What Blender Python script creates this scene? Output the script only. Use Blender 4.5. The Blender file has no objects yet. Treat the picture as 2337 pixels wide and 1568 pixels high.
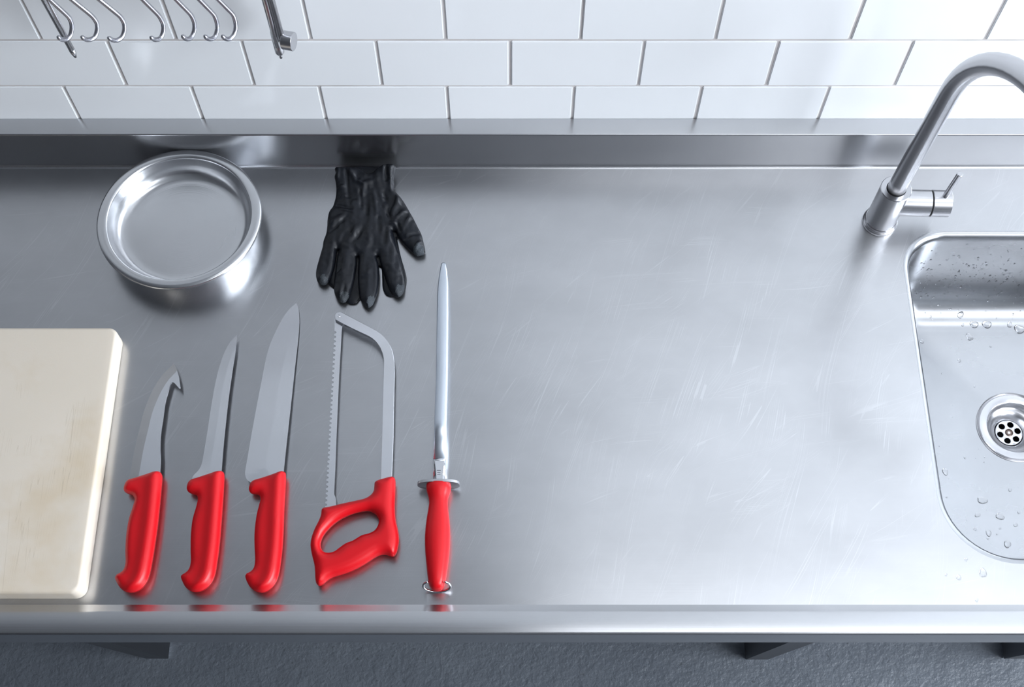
import bpy, bmesh, math, random
import numpy as np
from mathutils import Vector, Matrix, noise
from mathutils.geometry import delaunay_2d_cdt, tessellate_polygon
random.seed(7)
C = bpy.context.scene
PI = math.pi

# ------------------------------------------------------------------ camera
F_PX, PPX, PPY = 2719.4, 1166.0, 1020.0
A = math.radians(22.80)
CZ = 0.90                      # worktop height
HC = 1.2655                    # camera above the worktop
CAMY = -0.9446
cam_d = bpy.data.cameras.new('camera'); cam = bpy.data.objects.new('camera', cam_d)
C.collection.objects.link(cam); C.camera = cam
cam.location = (0, CAMY, CZ + HC)
cam.rotation_euler = (A, 0, 0)
cam_d.sensor_width = 36; cam_d.lens = F_PX * 36 / 2337
cam_d.shift_x = (1168.5 - PPX) / 2337
cam_d.shift_y = (PPY - 784) / 2337
cam_d.clip_start = 0.02

# ------------------------------------------------------------------ world, lights, exposure
W = bpy.data.worlds.new('world'); C.world = W; W.use_nodes = True
W.node_tree.nodes['Background'].inputs[0].default_value = (0.80, 0.90, 1.0, 1)
W.node_tree.nodes['Background'].inputs[1].default_value = 0.6

def area(name, loc, target, sx, sy, power, col):
    l = bpy.data.lights.new(name, 'AREA'); l.shape = 'RECTANGLE'; l.size = sx; l.size_y = sy
    l.energy = power; l.color = col
    o = bpy.data.objects.new(name, l); C.collection.objects.link(o); o.location = loc
    o.rotation_euler = (Vector(target) - Vector(loc)).to_track_quat('-Z', 'Y').to_euler()
    return o
ROOM = dict(x0=-2.3, x1=2.2, y1=0.012, y0=-3.4, z1=2.75)
area('window_daylight', (ROOM['x1'] + 0.10, -1.35, 1.85), (0, -1.35, 1.85), 1.9, 1.35, 92, (0.87, 0.93, 1.0))
area('ceiling_panel_light', (1.45, -2.0, ROOM['z1'] - 0.035), (1.45, -2.0, 0), 1.2, 1.2, 9, (0.93, 0.96, 1.0))
area('added_fill_light', (0.85, -0.45, ROOM['z1'] - 0.035), (0.85, -0.45, 0), 1.5, 0.5, 4.6, (0.93, 0.96, 1.0))  # added fill, unseen: brightens the right front of the worktop
C.view_settings.view_transform = 'Standard'; C.view_settings.look = 'None'
C.view_settings.gamma = 1; C.view_settings.use_curve_mapping = False
C.view_settings.exposure = 0.54

# ------------------------------------------------------------------ geometry of the view: pixel -> point on a true plane
_f = Vector((0, math.sin(A), -math.cos(A))); _u = Vector((0, math.cos(A), math.sin(A)))
_o = Vector((0, CAMY, CZ + HC))
def ray(px, py): return _f + Vector((1, 0, 0)) * ((px - PPX) / F_PX) + _u * ((PPY - py) / F_PX)
def G(px, py, h=0.0):          # on the horizontal plane h above the worktop
    d = ray(px, py); t = (CZ + h - _o.z) / d.z; return _o + d * t
def V(px, py, off=0.0):        # on the vertical plane off in front of the tiles
    d = ray(px, py); t = (-off - _o.y) / d.y; return _o + d * t

# ------------------------------------------------------------------ object helpers
def link(o, parent=None):
    C.collection.objects.link(o)
    if parent is not None: o.parent = parent
    return o
def tag(o, label=None, cat=None, group=None, kind=None):
    if label: o['label'] = label
    if cat: o['category'] = cat
    if group: o['group'] = group
    if kind: o['kind'] = kind
    return o
def empty(name, loc, label=None, cat=None, group=None, kind=None):
    o = bpy.data.objects.new(name, None); o.empty_display_size = 0.03; o.location = loc
    link(o); tag(o, label, cat, group, kind); bpy.context.view_layer.update(); return o
def mesh_obj(name, verts, faces, mat, parent=None, smooth=False, weld=False):
    """verts in world space; stored relative to the parent's origin"""
    off = Vector((0, 0, 0))
    if parent is not None:
        off = parent.matrix_world.translation
    me = bpy.data.meshes.new(name)
    if parent is not None:
        me.from_pydata([tuple(Vector(v) - off) for v in verts], [], faces)
    else:
        c = sum((Vector(v) for v in verts), Vector()) / len(verts)
        lo = min(v[2] for v in verts); c.z = lo
        me.from_pydata([tuple(Vector(v) - c) for v in verts], [], faces)
    bm = bmesh.new(); bm.from_mesh(me)
    if weld: bmesh.ops.remove_doubles(bm, verts=bm.verts, dist=1e-6)
    bmesh.ops.recalc_face_normals(bm, faces=bm.faces)
    bm.to_mesh(me); bm.free()
    if smooth:
        for p in me.polygons: p.use_smooth = True
    me.materials.append(mat)
    o = bpy.data.objects.new(name, me)
    link(o, parent)
    if parent is None: o.location = c
    return o
def box_vf(x0, x1, y0, y1, z0, z1, b=0.0):
    if b <= 0:
        v = [(x, y, z) for z in (z0, z1) for y in (y0, y1) for x in (x0, x1)]
        f = [(0, 1, 3, 2), (4, 6, 7, 5), (0, 4, 5, 1), (2, 3, 7, 6), (0, 2, 6, 4), (1, 5, 7, 3)]
        return v, f
    bm = bmesh.new(); bmesh.ops.create_cube(bm, size=1)
    for q in bm.verts:
        q.co = Vector(((x0 + x1) / 2 + q.co.x * (x1 - x0), (y0 + y1) / 2 + q.co.y * (y1 - y0), (z0 + z1) / 2 + q.co.z * (z1 - z0)))
    bmesh.ops.bevel(bm, geom=bm.edges[:], offset=b, segments=2, affect='EDGES')
    bm.verts.index_update()
    v = [tuple(q.co) for q in bm.verts]; f = [tuple(q.index for q in p.verts) for p in bm.faces]; bm.free()
    return v, f
def box(name, mat, parent, *a, b=0.0):
    v, f = box_vf(*a, b=b); return mesh_obj(name, v, f, mat, parent)
def loft_vf(loops, cap0=True, cap1=True):
    n = len(loops[0]); v = [tuple(p) for l in loops for p in l]; f = []
    for i in range(len(loops) - 1):
        for j in range(n):
            k = (j + 1) % n
            f.append((i * n + j, i * n + k, (i + 1) * n + k, (i + 1) * n + j))
    if cap0: f.append(tuple(reversed(range(n))))
    if cap1: f.append(tuple(range((len(loops) - 1) * n, len(loops) * n)))
    return v, f
def tube_vf(pts, radii, n=16):
    pts = [Vector(p) for p in pts]; loops = []
    if not hasattr(radii, '__len__'): radii = [radii] * len(pts)
    t = (pts[1] - pts[0]).normalized()
    ref = Vector((0, 0, 1)) if abs(t.z) < 0.9 else Vector((0, 1, 0))
    nrm = t.cross(ref).normalized()
    for i, p in enumerate(pts):
        a = pts[max(i - 1, 0)]; b = pts[min(i + 1, len(pts) - 1)]
        t = (b - a).normalized()
        nrm = (nrm - t * nrm.dot(t)).normalized(); bi = t.cross(nrm)
        loops.append([p + (nrm * math.cos(2 * PI * j / n) + bi * math.sin(2 * PI * j / n)) * radii[i] for j in range(n)])
    return loft_vf(loops)
def tube(name, mat, parent, pts, r, n=16):
    v, f = tube_vf(pts, r, n); return mesh_obj(name, v, f, mat, parent, smooth=True)
def lathe_vf(profile, origin, axis=Vector((0, 0, 1)), n=48, cap0=True, cap1=True):
    axis = Vector(axis).normalized(); origin = Vector(origin)
    ref = Vector((1, 0, 0)) if abs(axis.x) < 0.9 else Vector((0, 1, 0))
    u = axis.cross(ref).normalized(); w = axis.cross(u)
    loops = [[origin + axis * z + (u * math.cos(2 * PI * j / n) + w * math.sin(2 * PI * j / n)) * max(r, 1e-5) for j in range(n)] for r, z in profile]
    return loft_vf(loops, cap0, cap1)
def smooth_by_angle(o, deg=35):
    me = o.data
    for p in me.polygons: p.use_smooth = True
    bm = bmesh.new(); bm.from_mesh(me)
    for e in bm.edges:
        if len(e.link_faces) == 2 and e.calc_face_angle(0) > math.radians(deg): e.smooth = False
    bm.to_mesh(me); bm.free()
    return o
def lathe(name, mat, parent, profile, origin, axis=(0, 0, 1), n=48, cap0=True, cap1=True, ang=30):
    v, f = lathe_vf(profile, origin, axis, n, cap0, cap1)
    return smooth_by_angle(mesh_obj(name, v, f, mat, parent), ang)

# ------------------------------------------------------------------ outline -> rounded solid
def catmull(pts, step, closed=True):
    P = [np.array(p, float) for p in pts]; n = len(P); out = []
    rng = range(n) if closed else range(n - 1)
    for i in rng:
        if closed: a, b, c, d = P[(i - 1) % n], P[i], P[(i + 1) % n], P[(i + 2) % n]
        else: a, b, c, d = P[max(i - 1, 0)], P[i], P[i + 1], P[min(i + 2, n - 1)]
        L = np.linalg.norm(c - b); k = max(1, int(round(L / step)))
        # centripetal parameters
        t0 = 0; t1 = t0 + max(np.linalg.norm(b - a), 1e-9) ** .5; t2 = t1 + max(L, 1e-9) ** .5; t3 = t2 + max(np.linalg.norm(d - c), 1e-9) ** .5
        for s in range(k):
            t = t1 + (t2 - t1) * s / k
            if t1 - t0 < 1e-4 or t3 - t2 < 1e-4:
                out.append(b + (c - b) * s / k); continue
            A1 = (t1 - t) / (t1 - t0) * a + (t - t0) / (t1 - t0) * b
            A2 = (t2 - t) / (t2 - t1) * b + (t - t1) / (t2 - t1) * c
            A3 = (t3 - t) / (t3 - t2) * c + (t - t2) / (t3 - t2) * d
            B1 = (t2 - t) / (t2 - t0) * A1 + (t - t0) / (t2 - t0) * A2
            B2 = (t3 - t) / (t3 - t1) * A2 + (t - t1) / (t3 - t1) * A3
            out.append((t2 - t) / (t2 - t1) * B1 + (t - t1) / (t2 - t1) * B2)
    if not closed: out.append(P[-1])
    return np.array(out)
def linear(pts, step):
    P = [np.array(p, float) for p in pts]; out = []
    for i in range(len(P)):
        b, c = P[i], P[(i + 1) % len(P)]; k = max(1, int(round(np.linalg.norm(c - b) / step)))
        for s in range(k): out.append(b + (c - b) * s / k)
    return np.array(out)
def dist_poly(Q, poly, closed=True):
    best = np.full(len(Q), 1e9)
    n = len(poly)
    for i in range(n if closed else n - 1):
        a = poly[i]; b = poly[(i + 1) % n]; ab = b - a; L = ab @ ab
        if L < 1e-16: continue
        t = np.clip(((Q - a) @ ab) / L, 0, 1)
        best = np.minimum(best, np.hypot(*(Q - (a + t[:, None] * ab)).T))
    return best
def inside(Q, polys):
    r = np.zeros(len(Q), bool)
    for poly in polys:
        n = len(poly)
        for i in range(n):
            a = poly[i]; b = poly[(i + 1) % n]
            c = (a[1] > Q[:, 1]) != (b[1] > Q[:, 1])
            with np.errstate(divide='ignore', invalid='ignore'):
                x = (b[0] - a[0]) * (Q[:, 1] - a[1]) / (b[1] - a[1]) + a[0]
            r ^= c & (Q[:, 0] < x)
    return r
def plate(name, mat, parent, outline, holes, step, rings, top, bottom, smooth=True, extra=None, edge_pts=None):
    """outline/holes: arrays of xy; rings: inward distances with rows of points; top/bottom(x, y, d) -> z arrays"""
    polys = [outline] + list(holes)
    lo = outline.min(0); hi = outline.max(0)
    gx = np.arange(lo[0], hi[0], step); gy = np.arange(lo[1], hi[1], step * .866)
    X, Y = np.meshgrid(gx, gy); X = X + (np.arange(len(gy)) % 2)[:, None] * step / 2
    Q = np.c_[X.ravel(), Y.ravel()]; Q = Q[inside(Q, polys)]
    D = np.full(len(Q), 1e9)
    for p in polys: D = np.minimum(D, dist_poly(Q, p))
    rmax = max(rings) if rings else 0
    keep = D > rmax + step * .45
    inner = [Q[keep]]
    for r in rings:
        for p in polys:
            nx = np.roll(p, -1, 0) - np.roll(p, 1, 0); nx /= (np.linalg.norm(nx, axis=1)[:, None] + 1e-12)
            nn = np.c_[-nx[:, 1], nx[:, 0]]
            for s in (1, -1):
                R = p + nn * r * s; R = R[inside(R, polys)]
                if not len(R): continue
                d = np.full(len(R), 1e9)
                for pp in polys: d = np.minimum(d, dist_poly(R, pp))
                inner.append(R[d > r * .93])
    if extra is not None: inner.append(np.array(extra))
    I = np.concatenate(inner)
    verts = [Vector(p) for p in np.concatenate(polys)] + [Vector(p) for p in I]
    edges = []; b = 0
    for p in polys:
        edges += [(b + i, b + (i + 1) % len(p)) for i in range(len(p))]; b += len(p)
    ov, oe, of, *_ = delaunay_2d_cdt(verts, edges, [], 0, 1e-7)
    P = np.array([(v.x, v.y) for v in ov]); T = np.array([t for t in of if len(t) == 3])
    cen = P[T].mean(1); T = T[inside(cen, polys)]
    d = np.full(len(P), 1e9)
    for p in polys: d = np.minimum(d, dist_poly(P, p))
    d[d < 1e-7] = 0
    zt = top(P[:, 0], P[:, 1], d); zb = bottom(P[:, 0], P[:, 1], d)
    n = len(P)
    V3 = [(P[i, 0], P[i, 1], zt[i]) for i in range(n)] + [(P[i, 0], P[i, 1], zb[i]) for i in range(n)]
    Fc = [tuple(t) for t in T.tolist()] + [(t[2] + n, t[1] + n, t[0] + n) for t in T.tolist()]
    # side wall on boundary edges
    cnt = {}
    for t in T.tolist():
        for i in range(3):
            e = (t[i], t[(i + 1) % 3]); cnt[(min(e), max(e))] = cnt.get((min(e), max(e)), 0) + 1
    for (a, c), k in cnt.items():
        if k == 1: Fc.append((a, c, c + n, a + n))
    o = mesh_obj(name, V3, Fc, mat, parent, smooth=smooth, weld=True)
    return o
def dome(H, R): return lambda d: H * np.sqrt(np.clip(1 - (1 - np.clip(d / R, 0, 1)) ** 2, 0, 1))
def zoompts(pts, x0, y0, s, h=0.0):
    out = []
    for x, y in pts:
        g = G(x0 + x / s, y0 + y / s, h); out.append((g.x, g.y))
    return out
def pix(pts, h=0.0): return zoompts(pts, 0, 0, 1, h)

# ------------------------------------------------------------------ materials
def new_mat(name):
    m = bpy.data.materials.new(name); m.use_nodes = True; nt = m.node_tree
    return m, nt, nt.nodes['Principled BSDF']
def N(nt, t, **kw):
    n = nt.nodes.new(t)
    for k, v in kw.items(): setattr(n, k, v)
    return n
def coords(nt, scale=(1, 1, 1), rot=(0, 0, 0), src='Object'):
    tc = N(nt, 'ShaderNodeTexCoord'); mp = N(nt, 'ShaderNodeMapping')
    mp.inputs['Scale'].default_value = scale; mp.inputs['Rotation'].default_value = rot
    nt.links.new(tc.outputs[src], mp.inputs['Vector']); return mp.outputs[0]
def noise_n(nt, vec, scale, detail=3, rough=.5, dist=0.0):
    n = N(nt, 'ShaderNodeTexNoise'); n.inputs['Scale'].default_value = scale; n.inputs['Detail'].default_value = detail
    n.inputs['Roughness'].default_value = rough; n.inputs['Distortion'].default_value = dist
    nt.links.new(vec, n.inputs['Vector']); return n.outputs['Fac']
def ramp(nt, fac, stops):
    r = N(nt, 'ShaderNodeValToRGB'); e = r.color_ramp.elements
    while len(e) > 1: e.remove(e[-1])
    e[0].position = stops[0][0]; e[0].color = stops[0][1]
    for p, c in stops[1:]:
        q = e.new(p); q.color = c
    nt.links.new(fac, r.inputs[0]); return r.outputs[0]
def g4(v): return (v, v, v, 1)
def mathn(nt, op, a, b=None):
    n = N(nt, 'ShaderNodeMath', operation=op)
    for i, x in enumerate((a, b)):
        if x is None: continue
        if isinstance(x, (int, float)): n.inputs[i].default_value = x
        else: nt.links.new(x, n.inputs[i])
    return n.outputs[0]
def mixc(nt, fac, a, b):
    n = N(nt, 'ShaderNodeMix', data_type='RGBA')
    if isinstance(fac, (int, float)): n.inputs[0].default_value = fac
    else: nt.links.new(fac, n.inputs[0])
    for i, x in ((6, a), (7, b)):
        if isinstance(x, tuple): n.inputs[i].default_value = x
        else: nt.links.new(x, n.inputs[i])
    return n.outputs[2]
def bump(nt, bs, h, strength, dist):
    b = N(nt, 'ShaderNodeBump'); b.inputs['Strength'].default_value = strength; b.inputs['Distance'].default_value = dist
    nt.links.new(h, b.inputs['Height']); nt.links.new(b.outputs[0], bs.inputs['Normal'])
def plain(name, col, rough=.4, metal=0, spec=.5, coat=0, mottling=0.0, bumpy=None):
    m, nt, bs = new_mat(name)
    bs.inputs['Base Color'].default_value = (*col, 1); bs.inputs['Roughness'].default_value = rough
    bs.inputs['Metallic'].default_value = metal; bs.inputs['Specular IOR Level'].default_value = spec
    bs.inputs['Coat Weight'].default_value = coat
    if mottling:
        v = noise_n(nt, coords(nt), 18, 4)
        c = ramp(nt, v, [(.3, (*[x * (1 - mottling) for x in col], 1)), (.7, (*[min(1, x * (1 + mottling)) for x in col], 1))])
        nt.links.new(c, bs.inputs['Base Color'])
    if bumpy:
        h = noise_n(nt, coords(nt), bumpy[0], 2); bump(nt, bs, h, bumpy[1], bumpy[2])
    return m
def steel(name, col=(.56, .567, .585), rough=.30, aniso=.6, tangent=(0, 1, 1), grain=(4, 900, 900), scratch=0.0, mottle=.06, smear=.03, gstr=.08):
    m, nt, bs = new_mat(name)
    bs.inputs['Metallic'].default_value = 1
    vec = coords(nt, grain); g = noise_n(nt, vec, 1.0, 2)
    big = noise_n(nt, coords(nt, (3, 5, 5)), 2.2, 4, .6)
    col_out = ramp(nt, big, [(.3, (*[x * (1 - mottle) for x in col], 1)), (.7, (*[min(1, x * (1 + mottle)) for x in col], 1))])
    ro = mathn(nt, 'ADD', mathn(nt, 'MULTIPLY', mathn(nt, 'SUBTRACT', big, .5), smear * 4), rough)
    if scratch:
        tot = None
        for k, (ang, sc, sx, lo, ms) in enumerate([(58, 1.0, 160, .012, .56), (38, 1.0, 230, .011, .57), (72, 1.0, 420, .02, .52), (8, 1.0, 500, .02, .6), (25, 1.0, 90, .006, .6)]):
            # each layer: thin lines along a rotated, gently bent direction, broken into short strokes
            tc = N(nt, 'ShaderNodeTexCoord')
            wn = N(nt, 'ShaderNodeTexNoise'); wn.inputs['Scale'].default_value = 3.0; wn.inputs['Detail'].default_value = 1
            nt.links.new(tc.outputs['Object'], wn.inputs['Vector'])
            vm = N(nt, 'ShaderNodeVectorMath', operation='MULTIPLY_ADD')
            nt.links.new(wn.outputs['Color'], vm.inputs[0]); vm.inputs[1].default_value = (.10, .10, 0); nt.links.new(tc.outputs['Object'], vm.inputs[2])
            mp = N(nt, 'ShaderNodeMapping'); mp.inputs['Rotation'].default_value = (0, 0, -math.radians(ang)); mp.inputs['Location'].default_value = (k * 3.1, k * 1.7, 0)
            nt.links.new(vm.outputs[0], mp.inputs['Vector'])
            ms_ = N(nt, 'ShaderNodeMapping'); ms_.inputs['Scale'].default_value = (3.0, sx, 1); nt.links.new(mp.outputs[0], ms_.inputs['Vector'])
            ln = noise_n(nt, ms_.outputs[0], 1.0, 0)
            line = mathn(nt, 'LESS_THAN', mathn(nt, 'ABSOLUTE', mathn(nt, 'SUBTRACT', ln, .5)), lo)
            mk = N(nt, 'ShaderNodeMapping'); mk.inputs['Scale'].default_value = (9.0, 45, 1); nt.links.new(mp.outputs[0], mk.inputs['Vector'])
            mask = ramp(nt, noise_n(nt, mk.outputs[0], 1.0, 1), [(ms, g4(0)), (ms + .10, g4(1))])
            s = mathn(nt, 'MULTIPLY', line, mask)
            tot = s if tot is None else mathn(nt, 'MAXIMUM', tot, s)
        # wear differs over the sheet
        area_m = ramp(nt, noise_n(nt, coords(nt), 2.5, 2), [(.35, g4(.25)), (.6, g4(1))])
        tot = mathn(nt, 'MULTIPLY', mathn(nt, 'MULTIPLY', tot, area_m), scratch)
        col_out = mixc(nt, tot, col_out, (.97, .98, 1, 1))
        ro = mathn(nt, 'ADD', ro, mathn(nt, 'MULTIPLY', tot, .25))
    nt.links.new(col_out, bs.inputs['Base Color']); nt.links.new(ro, bs.inputs['Roughness'])
    if tangent:
        bs.inputs['Anisotropic'].default_value = aniso
        cx = N(nt, 'ShaderNodeCombineXYZ')
        for i in range(3): cx.inputs[i].default_value = tangent[i]
        nt.links.new(cx.outputs[0], bs.inputs['Tangent'])
    bump(nt, bs, g, gstr, .0004)
    return m

M = {}
M['worktop'] = steel('brushed_worktop_steel', scratch=.19, smear=.02)
M['sheet'] = steel('brushed_sheet_steel', rough=.27, smear=.004, mottle=.03)
M['basin'] = steel('satin_basin_steel', (.46, .47, .49), rough=.27, aniso=.2, tangent=None, mottle=.05, grain=(40, 40, 40))
M['frame'] = plain('dull_frame_steel', (.16, .165, .18), .45, 1)
M['blade'] = steel('blade_steel', (.74, .75, .78), .22, .5, (1, 0, 0), (700, 6, 6), mottle=.03, smear=.01, gstr=.05)
M['bevel'] = steel('ground_edge_steel', (.58, .57, .57), .20, .3, (1, 0, 0), (700, 6, 6), mottle=.10, smear=.01, gstr=.05)
M['rod'] = steel('sharpening_rod_steel', (.72, .78, .86), .32, .6, (1, 0, 0), (1200, 4, 4), mottle=.03, gstr=.15)
M['bowl'] = steel('spun_bowl_steel', (.72, .73, .75), .21, 0, None, (60, 60, 60), mottle=.05, smear=.02, gstr=.02)
def m_bowl():
    m = steel('spun_bowl_steel', (.70, .71, .73), .22, 0, None, (60, 60, 60), mottle=.04, smear=.02, gstr=.02)
    nt = m.node_tree; bs = nt.nodes['Principled BSDF']
    tc = N(nt, 'ShaderNodeTexCoord'); sp_ = N(nt, 'ShaderNodeSeparateXYZ'); nt.links.new(tc.outputs['Object'], sp_.inputs[0])
    rad = mathn(nt, 'SQRT', mathn(nt, 'ADD', mathn(nt, 'MULTIPLY', sp_.outputs[0], sp_.outputs[0]), mathn(nt, 'MULTIPLY', sp_.outputs[1], sp_.outputs[1])))
    cx = N(nt, 'ShaderNodeCombineXYZ'); nt.links.new(rad, cx.inputs[0])
    rn = noise_n(nt, cx.outputs[0], 420, 4, .7)
    wob = noise_n(nt, coords(nt), 26, 3)
    ro = mathn(nt, 'ADD', .13, mathn(nt, 'MULTIPLY', mathn(nt, 'ADD', rn, wob), .11)); nt.links.new(ro, bs.inputs['Roughness'])
    bump(nt, bs, mathn(nt, 'ADD', rn, mathn(nt, 'MULTIPLY', wob, .6)), .22, .0006)
    return m
M['bowl'] = m_bowl()
M['tap'] = steel('satin_tap_steel', (.60, .60, .62), .26, .5, (0, 0, 1), (30, 30, 600), mottle=.03, smear=.01, gstr=.05)
M['chrome'] = plain('chrome', (.75, .76, .79), .12, 1)
M['wire'] = plain('hook_wire_steel', (.50, .50, .54), .30, 1)
M['dark'] = plain('dark_gap', (.01, .01, .01), .7)
M['red'] = plain('red_handle_plastic', (.66, .006, .012), .33, spec=.36, bumpy=(2500, .10, .0003))
M['steel_dark'] = plain('rust_marked_steel', (.22, .17, .15), .35, 1, mottling=.5)

def m_tile():
    m, nt, bs = new_mat('white_glazed_tile')
    oi = N(nt, 'ShaderNodeObjectInfo')
    c = ramp(nt, oi.outputs['Random'], [(0, (.86, .88, .90, 1)), (1, (.89, .905, .925, 1))])
    nt.links.new(c, bs.inputs['Base Color']); bs.inputs['Roughness'].default_value = .16
    bs.inputs['Specular IOR Level'].default_value = .45
    h = noise_n(nt, coords(nt), 14, 2); bump(nt, bs, h, .12, .004)
    return m
M['tile'] = m_tile()
M['grout'] = plain('warm_grey_grout', (.60, .57, .56), .9, mottling=.15)
M['paint'] = plain('white_wall_paint', (.72, .74, .77), .7)
M['paint_dark'] = plain('grey_wall_paint', (.10, .10, .11), .75)
M['ceil'] = plain('ceiling_paint', (.30, .305, .315), .8)

def m_floor():
    m, nt, bs = new_mat('grey_resin_floor')
    v = coords(nt)
    n1 = noise_n(nt, v, 5, 5, .6); n2 = noise_n(nt, v, 120, 3, .6)
    base = ramp(nt, n1, [(.3, (.122, .138, .163, 1)), (.7, (.165, .185, .212, 1))])
    spk = ramp(nt, noise_n(nt, v, 85, 2), [(.70, g4(0)), (.76, g4(1))])
    c = mixc(nt, mathn(nt, 'MULTIPLY', spk, .5), base, (.05, .055, .06, 1))
    nt.links.new(c, bs.inputs['Base Color']); bs.inputs['Roughness'].default_value = .42
    h = mathn(nt, 'ADD', n2, mathn(nt, 'MULTIPLY', noise_n(nt, v, 45, 2), 1.2)); bump(nt, bs, h, .55, .004)
    return m
M['floor'] = m_floor()
def m_board():
    m, nt, bs = new_mat('cream_cutting_board_plastic')
    v = coords(nt)
    base = ramp(nt, noise_n(nt, v, 9, 4), [(.3, (.83, .74, .62, 1)), (.7, (.86, .77, .655, 1))])
    st = ramp(nt, noise_n(nt, coords(nt, (1, 1, 1)), 7.5, 4, .6), [(.56, g4(0)), (.74, g4(1))])
    c = mixc(nt, mathn(nt, 'MULTIPLY', st, .42), base, (.66, .49, .27, 1))
    sv = coords(nt, (260, 7, 1), (0, 0, .35))
    ln = mathn(nt, 'LESS_THAN', mathn(nt, 'ABSOLUTE', mathn(nt, 'SUBTRACT', noise_n(nt, sv, 1, 0), .5)), .012)
    mk = ramp(nt, noise_n(nt, v, 16, 1), [(.57, g4(0)), (.64, g4(1))])
    c = mixc(nt, mathn(nt, 'MULTIPLY', mathn(nt, 'MULTIPLY', ln, mk), .28), c, (.5, .40, .27, 1))
    nt.links.new(c, bs.inputs['Base Color']); bs.inputs['Roughness'].default_value = .42
    bs.inputs['Subsurface Weight'].default_value = .15; bs.inputs['Subsurface Radius'].default_value = (.006, .005, .004)
    bs.inputs['Subsurface Scale'].default_value = 1.0
    h = noise_n(nt, v, 700, 2); bump(nt, bs, h, .08, .0005)
    return m
M['board'] = m_board()
def m_glove():
    m, nt, bs = new_mat('black_nitrile')
    v = coords(nt)
    c = ramp(nt, noise_n(nt, v, 30, 4), [(.3, (.005, .006, .009, 1)), (.75, (.009, .011, .016, 1))])
    nt.links.new(c, bs.inputs['Base Color']); bs.inputs['Roughness'].default_value = .37
    bs.inputs['Specular IOR Level'].default_value = .33
    h = noise_n(nt, v, 900, 2); bump(nt, bs, h, .15, .0005)
    return m
M['glove'] = m_glove()
M['tip'] = plain('textured_nitrile', (.03, .037, .045), .6, mottling=.4, bumpy=(900, .8, .001))
def m_water():
    m, nt, bs = new_mat('water')
    bs.inputs['Base Color'].default_value = (1, 1, 1, 1); bs.inputs['Roughness'].default_value = .0
    bs.inputs['Transmission Weight'].default_value = 1; bs.inputs['IOR'].default_value = 1.333
    return m
M['water'] = m_water()
m, nt, bs = new_mat('lamp_diffuser'); bs.inputs['Base Color'].default_value = (.9, .9, .9, 1); M['diffuser'] = m
M['glass_frame'] = plain('window_frame_paint', (.7, .72, .74), .5)

# ------------------------------------------------------------------ the room
R = ROOM
def struct(name, mat, *a):
    v, f = box_vf(*a); o = mesh_obj(name, v, f, mat); o['kind'] = 'structure'; return o
struct('floor', M['floor'], R['x0'] - .1, R['x1'] + .1, R['y0'] - .1, R['y1'] + .1, -.1, 0)
struct('ceiling', M['ceil'], R['x0'] - .1, R['x1'] + .1, R['y0'] - .1, R['y1'] + .1, R['z1'], R['z1'] + .1)
struct('wall_left', M['paint_dark'], R['x0'] - .1, R['x0'], R['y0'] - .1, R['y1'] + .1, 0, R['z1'])
struct('wall_front', M['paint_dark'], R['x0'], R['x1'], R['y0'] - .1, R['y0'], 0, R['z1'])
wy0, wy1, wz0, wz1 = -2.3, -.4, 1.175, 2.525
wr = empty('wall_right', (R['x1'], -1.5, 0), kind='structure')
for a in ((R['y0'] - .1, R['y1'] + .1, 0, wz0), (R['y0'] - .1, R['y1'] + .1, wz1, R['z1']), (R['y0'] - .1, wy0, wz0, wz1), (wy1, R['y1'] + .1, wz0, wz1)):
    box('wall_panel', M['paint'], wr, R['x1'], R['x1'] + .09, *a)
wn = empty('window_1', (R['x1'], -1.35, wz0), kind='structure')
for a in ((wy0, wy0 + .05, wz0, wz1), (wy1 - .05, wy1, wz0, wz1), (wy0 + .05, wy1 - .05, wz0, wz0 + .05), (wy0 + .05, wy1 - .05, wz1 - .05, wz1), (-1.375, -1.325, wz0 + .05, wz1 - .05)):
    box('window_frame', M['glass_frame'], wn, R['x1'] + .01, R['x1'] + .06, *a, b=.004)

# back wall with every tile
wall = empty('wall_back', (0, R['y1'], 0), kind='structure')
box('wall_plaster', M['paint'], wall, R['x0'], R['x1'], R['y1'], R['y1'] + .1, 0, R['z1'])
zj1 = V(1166, 93.5).z; zj2 = V(1166, 197.5).z; PH = zj1 - zj2
PW = .152
GR = .0030
NR = 12
row0 = zj2 - PH                                    # bottom of the lowest row
nC = 22
x_start = -11 * PW
box('grout', M['grout'], wall, -1.70, 1.78, .0018, R['y1'], row0, row0 + NR * PH)
tv, tf = box_vf(-(PW - GR) / 2, (PW - GR) / 2, 0, .009, -(PH - GR) / 2, (PH - GR) / 2, b=.0011)
tme = bpy.data.meshes.new('tile'); tme.from_pydata(tv, [], tf); tme.materials.append(M['tile'])
# joint phases read off the photograph: (row counted from the bottom, a joint's x)
ph = {0: V(1019, 200).x, 1: V(1164, 97).x, 2: V(1017, 90).x}
for r in range(NR):
    p = ph.get(r, ph[1] if r % 2 else ph[2]) % PW
    for c in range(nC):
        x = x_start + p + (c + .5) * PW
        if x + PW / 2 > 1.78: continue
        o = bpy.data.objects.new('tile', tme); link(o, wall)
        o.location = (x + random.uniform(-.0003, .0003), random.uniform(-.0002, .0002) - R['y1'], row0 + (r + .5) * PH)
        o.rotation_euler = (random.uniform(-.002, .002), 0, random.uniform(-.0015, .0015))

# ------------------------------------------------------------------ the steel sink table
table = empty('sink_table', (0, -.30, 0), 'long brushed stainless steel worktop with upstand, front rim and sink against the tiled wall', 'worktop')
XL, XR = -1.15, 1.22
yb = -.024                                          # upstand face
UP = V(1166, 308, .024).z - CZ                      # upstand height
y_in = G(1166, 1380).y                              # foot of the raised rim
RE = .006
y_r0 = G(1166, 1397, RE).y; y_r1 = G(1166, 1446, RE).y
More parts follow.
